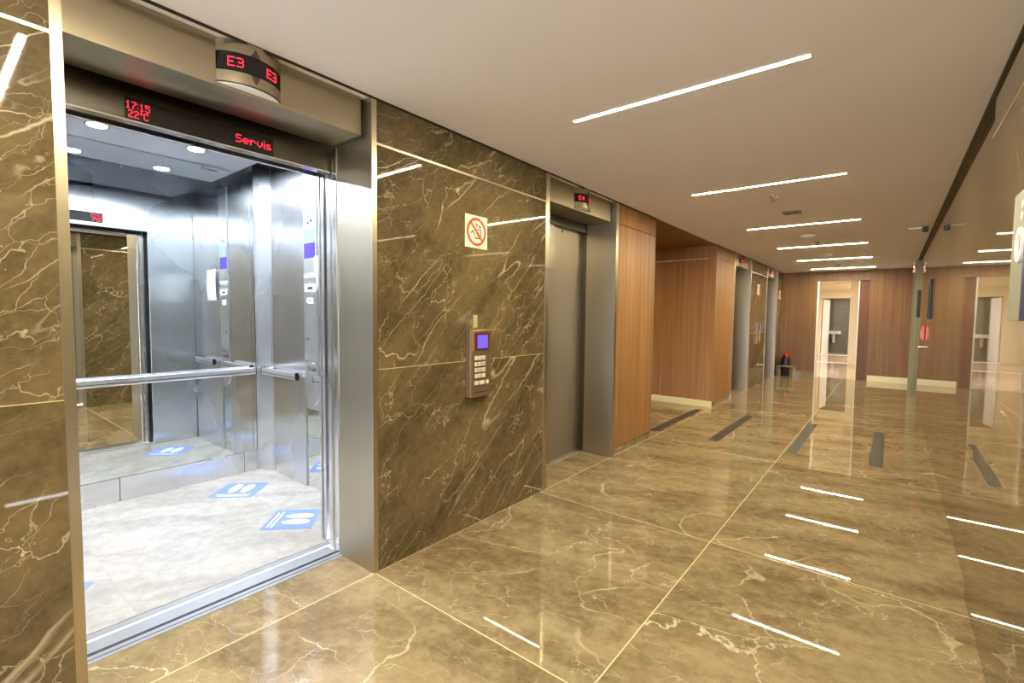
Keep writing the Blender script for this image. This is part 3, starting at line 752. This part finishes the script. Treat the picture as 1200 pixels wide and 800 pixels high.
lift_sign((XL, 2.378, 1.908), LEFT, 'white square sign with red prohibition ring on the marble above the near keypad')
lift_sign((XL, 11.06, 1.945), LEFT, 'small white prohibition sign on the stone between the two far lifts')
lift_sign((XL, 13.50, 1.93), LEFT, 'white sign beside the last lift, close to the end wall')

# ================================================================== ceiling lights and fittings
LX0, LX1 = -1.529, -0.330
names = ['nearest ceiling light line ahead, above the first two lifts', 'second ceiling light line, in line with the closed lift portal', 'third ceiling light line, level with the side passage',
         'fourth ceiling light line, just past the round detector', 'fifth ceiling light line, second nearest the end wall', 'shortest looking ceiling light line, nearest the end wall']
Ls = [2.482, 4.626, 6.834, 8.958, 11.076, 13.14]
def strip(y, label):
    e = empty('ceiling_light', ((LX0+LX1)/2, y, H), 0, label, 'ceiling light', 'recessed light lines in the ceiling')
    hw = (LX1-LX0)/2
    b = MB().box(-hw-0.004, hw+0.004, -0.016, -0.012, -0.004, -0.0).box(-hw-0.004, hw+0.004, 0.012, 0.016, -0.004, 0.0)
    b.box(-hw-0.004, -hw, -0.012, 0.012, -0.004, 0).box(hw, hw+0.004, -0.012, 0.012, -0.004, 0).build('rim', 'whitep', e)
    MB().box(-hw, hw, -0.012, 0.012, -0.0032, -0.0002).build('diffuser', 'strip', e)
    return e
for y, l in zip(Ls, names): strip(y, l)
strip(0.33, 'ceiling light line over the open lift, seen only as a reflection'); strip(-1.80, 'ceiling light line behind the viewer')
sp = strip(6.7, 'added ceiling light line inside the side passage, hidden by the wood panel'); sp.location = (-4.9, 6.75, H-0.006)  # unseen light line added to brighten the side passage

def sprinkler(x, y, label):
    e = empty('sprinkler_head', (x, y, H), 0, label, 'sprinkler', 'sprinkler heads in the ceiling')
    MB().lathe([(0.038, 0.0), (0.036, -0.006), (0.018, -0.010), (0.016, -0.012)][::-1]).build('rosette', 'chrome', e, smooth=True)
    MB().cyl((0, 0), 0.007, -0.045, -0.010, 'z', 12).tube([(0.012, 0, -0.012), (0.016, 0, -0.03), (0, 0, -0.046)], 0.003, 6).tube([(-0.012, 0, -0.012), (-0.016, 0, -0.03), (0, 0, -0.046)], 0.003, 6).build('nozzle', 'bronze', e)
    MB().cyl((0, 0), 0.020, -0.049, -0.046, 'z', 16).build('deflector', 'bronze', e)
sprinkler(-0.93, 5.12, 'small bronze sprinkler head between the second and third ceiling lights')
sprinkler(-0.935, 8.55, 'tiny sprinkler head just before the fourth ceiling light')
sprinkler(-0.93, 12.30, 'tiny sprinkler head just before the last ceiling light')
e = empty('ceiling_speaker', (-0.90, 5.98, H), 0, 'square grey ceiling grille between the second and third light lines', 'ceiling grille')
g = MB()
for x0, x1, y0, y1 in ((-0.085, 0.085, -0.085, -0.075), (-0.085, 0.085, 0.075, 0.085), (-0.085, -0.075, -0.075, 0.075), (0.075, 0.085, -0.075, 0.075), (-0.075, 0.075, -0.006, 0.006), (-0.006, 0.006, -0.075, 0.075)):
    g.box(x0, x1, y0, y1, -0.012, 0)
g.build('frame', 'signg', e)
g = MB()
for a, c in ((-1, -1), (1, -1), (-1, 1), (1, 1)): g.cyl((a*0.04, c*0.04), 0.030, -0.010, 0.0, 'z', 16, 0.030)
g.build('openings', 'dark', e)
e = empty('smoke_detector', (-0.955, 7.72, H), 0, 'round white smoke detector just behind the third ceiling light', 'smoke detector')
MB().lathe([(0.085, 0.0), (0.088, -0.012), (0.080, -0.030), (0.050, -0.040), (0.0, -0.042)][::-1] if False else [(0.002, -0.052), (0.050, -0.050), (0.078, -0.038), (0.088, -0.014), (0.085, 0.0)], n=32).build('cover', 'whitep', e, smooth=True)
MB().ring((0, 0), 0.060, 0.070, -0.046, -0.040, 'z', 32).build('vent_ring', 'signg', e)
e = empty('smoke_detector', (-0.93, 10.2, H), 0, 'small pale detector between the fourth and fifth ceiling lights', 'smoke detector')
MB().lathe([(0.002, -0.040), (0.040, -0.038), (0.058, -0.020), (0.060, 0.0)], n=24).build('cover', 'whitep', e, smooth=True)
e = empty('motion_sensor', (XR-0.10, 7.85, H), 0, 'dark little sensor with a white block for its reflection on the ceiling edge by the right wall', 'sensor')
MB().box(-0.028, 0.028, -0.05, 0.05, -0.060, 0.0).build('housing', 'black_m', e, bevel=0.006)
MB().box(-0.17, -0.030, -0.03, 0.03, -0.022, 0.0).build('reflection_block', 'whitep', e, bevel=0.006)  # white block built in place of the white reflection beside the sensor

# ================================================================== things on the right wall
# hanging sign at the right picture edge
e = empty('wall_sign', (XN, 2.62, 1.46), RIGHT, 'pale green sign plate with dark blue face at the right edge of the photo', 'sign')
MB().box(0.0, 0.36, -0.014, 0.0, 0.0, 0.47).build('back_plate', 'signg', e, bevel=0.002)
MB().box(0.27, 0.36, -0.022, -0.014, 0.0, 0.34).build('blue_face', 'navy', e, bevel=0.001)
MB().ring((0.17, 0.27), 0.040, 0.062, -0.022, -0.014, 'y', 32).build('white_ring', 'whitep', e)
for zz in (0.375, 0.415): MB().cyl((0.16, zz), 0.014, -0.016, -0.014, 'y', 16).build('white_dot', 'whitep', e)
e2 = empty('lobby_terminal', (XR, 8.05, 1.47), RIGHT, 'tall black wall terminal nearer of the two on the right wall', 'wall terminal')
MB().box(-0.14, 0.14, -0.024, 0.0, 0.0, 0.50).build('housing', 'black_m', e2, bevel=0.006)
MB().box(-0.12, 0.12, -0.026, -0.024, 0.03, 0.47).build('screen', 'black_m', e2)
e3 = copy_tree(e2); e3.location = (XR, 11.5, 1.50); e3['label'] = 'tall black wall terminal beside the far steel portal on the right wall'
e = empty('fire_alarm_box', (XR, 9.0, 1.17), RIGHT, 'red orange fire alarm box on the right wall', 'alarm box')
MB().box(-0.08, 0.08, -0.040, 0.0, 0.0, 0.20).build('housing', 'redbox', e, bevel=0.008)
MB().box(-0.055, 0.055, -0.043, -0.040, 0.04, 0.15).build('glass_window', 'signw', e)
e = empty('pull_handle', (XR, 9.35, 1.06), RIGHT, 'short steel pull handle below the red alarm box', 'handle')
MB().tube([(0, 0, 0), (0, -0.05, 0.0), (0.10, -0.05, 0.0), (0.10, 0, 0)], 0.008).build('grip', 'chrome', e, smooth=True)

# ================================================================== fire extinguisher and chrome stand
def extinguisher(x, y, s, label):
    e = empty('fire_extinguisher', (x, y, 0.0), 0.6, label, 'fire extinguisher', 'extinguishers by the end wall')
    MB().lathe([(0.095*s, 0.0), (0.10*s, 0.01), (0.10*s, 0.40), (0.092*s, 0.45), (0.06*s, 0.495), (0.03*s, 0.51), (0.03*s, 0.53)], n=28).build('cylinder_body', 'extb', e, smooth=True)
    hd = MB().cyl((0, 0), 0.030*s, 0.53, 0.57, 'z', 16).box(-0.02, 0.11, -0.014, 0.014, 0.57, 0.59)
    hd.hull([(-0.02, 0.60), (0.12, 0.635), (0.12, 0.647), (-0.02, 0.615)], -0.012, 0.012, 'y')
    hd.cyl((0, 0), 0.062*s, 0.50, 0.535, 'z', 20).build('valve_head', 'extred', e, bevel=0.003)
    MB().tube([(-0.03, 0, 0.55), (-0.10, 0, 0.53), (-0.125, 0, 0.45), (-0.122, 0, 0.25), (-0.118, 0, 0.15)], 0.011, 8).build('hose', 'black_m', e, smooth=True)
    return e
extinguisher(-2.06, 13.72, 1.0, 'dark fire extinguisher with red head against the end wall corner')
extinguisher(-1.95, 13.42, 0.92, 'dark fire extinguisher with red head standing in front, behind the chrome stand') if False else None
e = empty('chrome_stand', (-1.98, 13.28, 0.0), 0.0, 'low thin chrome frame stand on the floor in front of the extinguisher', 'stand')
fr = MB()
q = [(-0.17, -0.13), (0.17, -0.13), (0.17, 0.13), (-0.17, 0.13)]
for (a, b_) in zip(q, q[1:]+q[:1]): fr.tube([(a[0], a[1], 0.28), (b_[0], b_[1], 0.28)], 0.006, 8)
fr.build('top_frame', 'alu', e, smooth=True)
for a in q: MB().tube([(a[0], a[1], 0.0), (a[0], a[1], 0.28)], 0.006, 8).build('leg', 'alu', e, smooth=True)
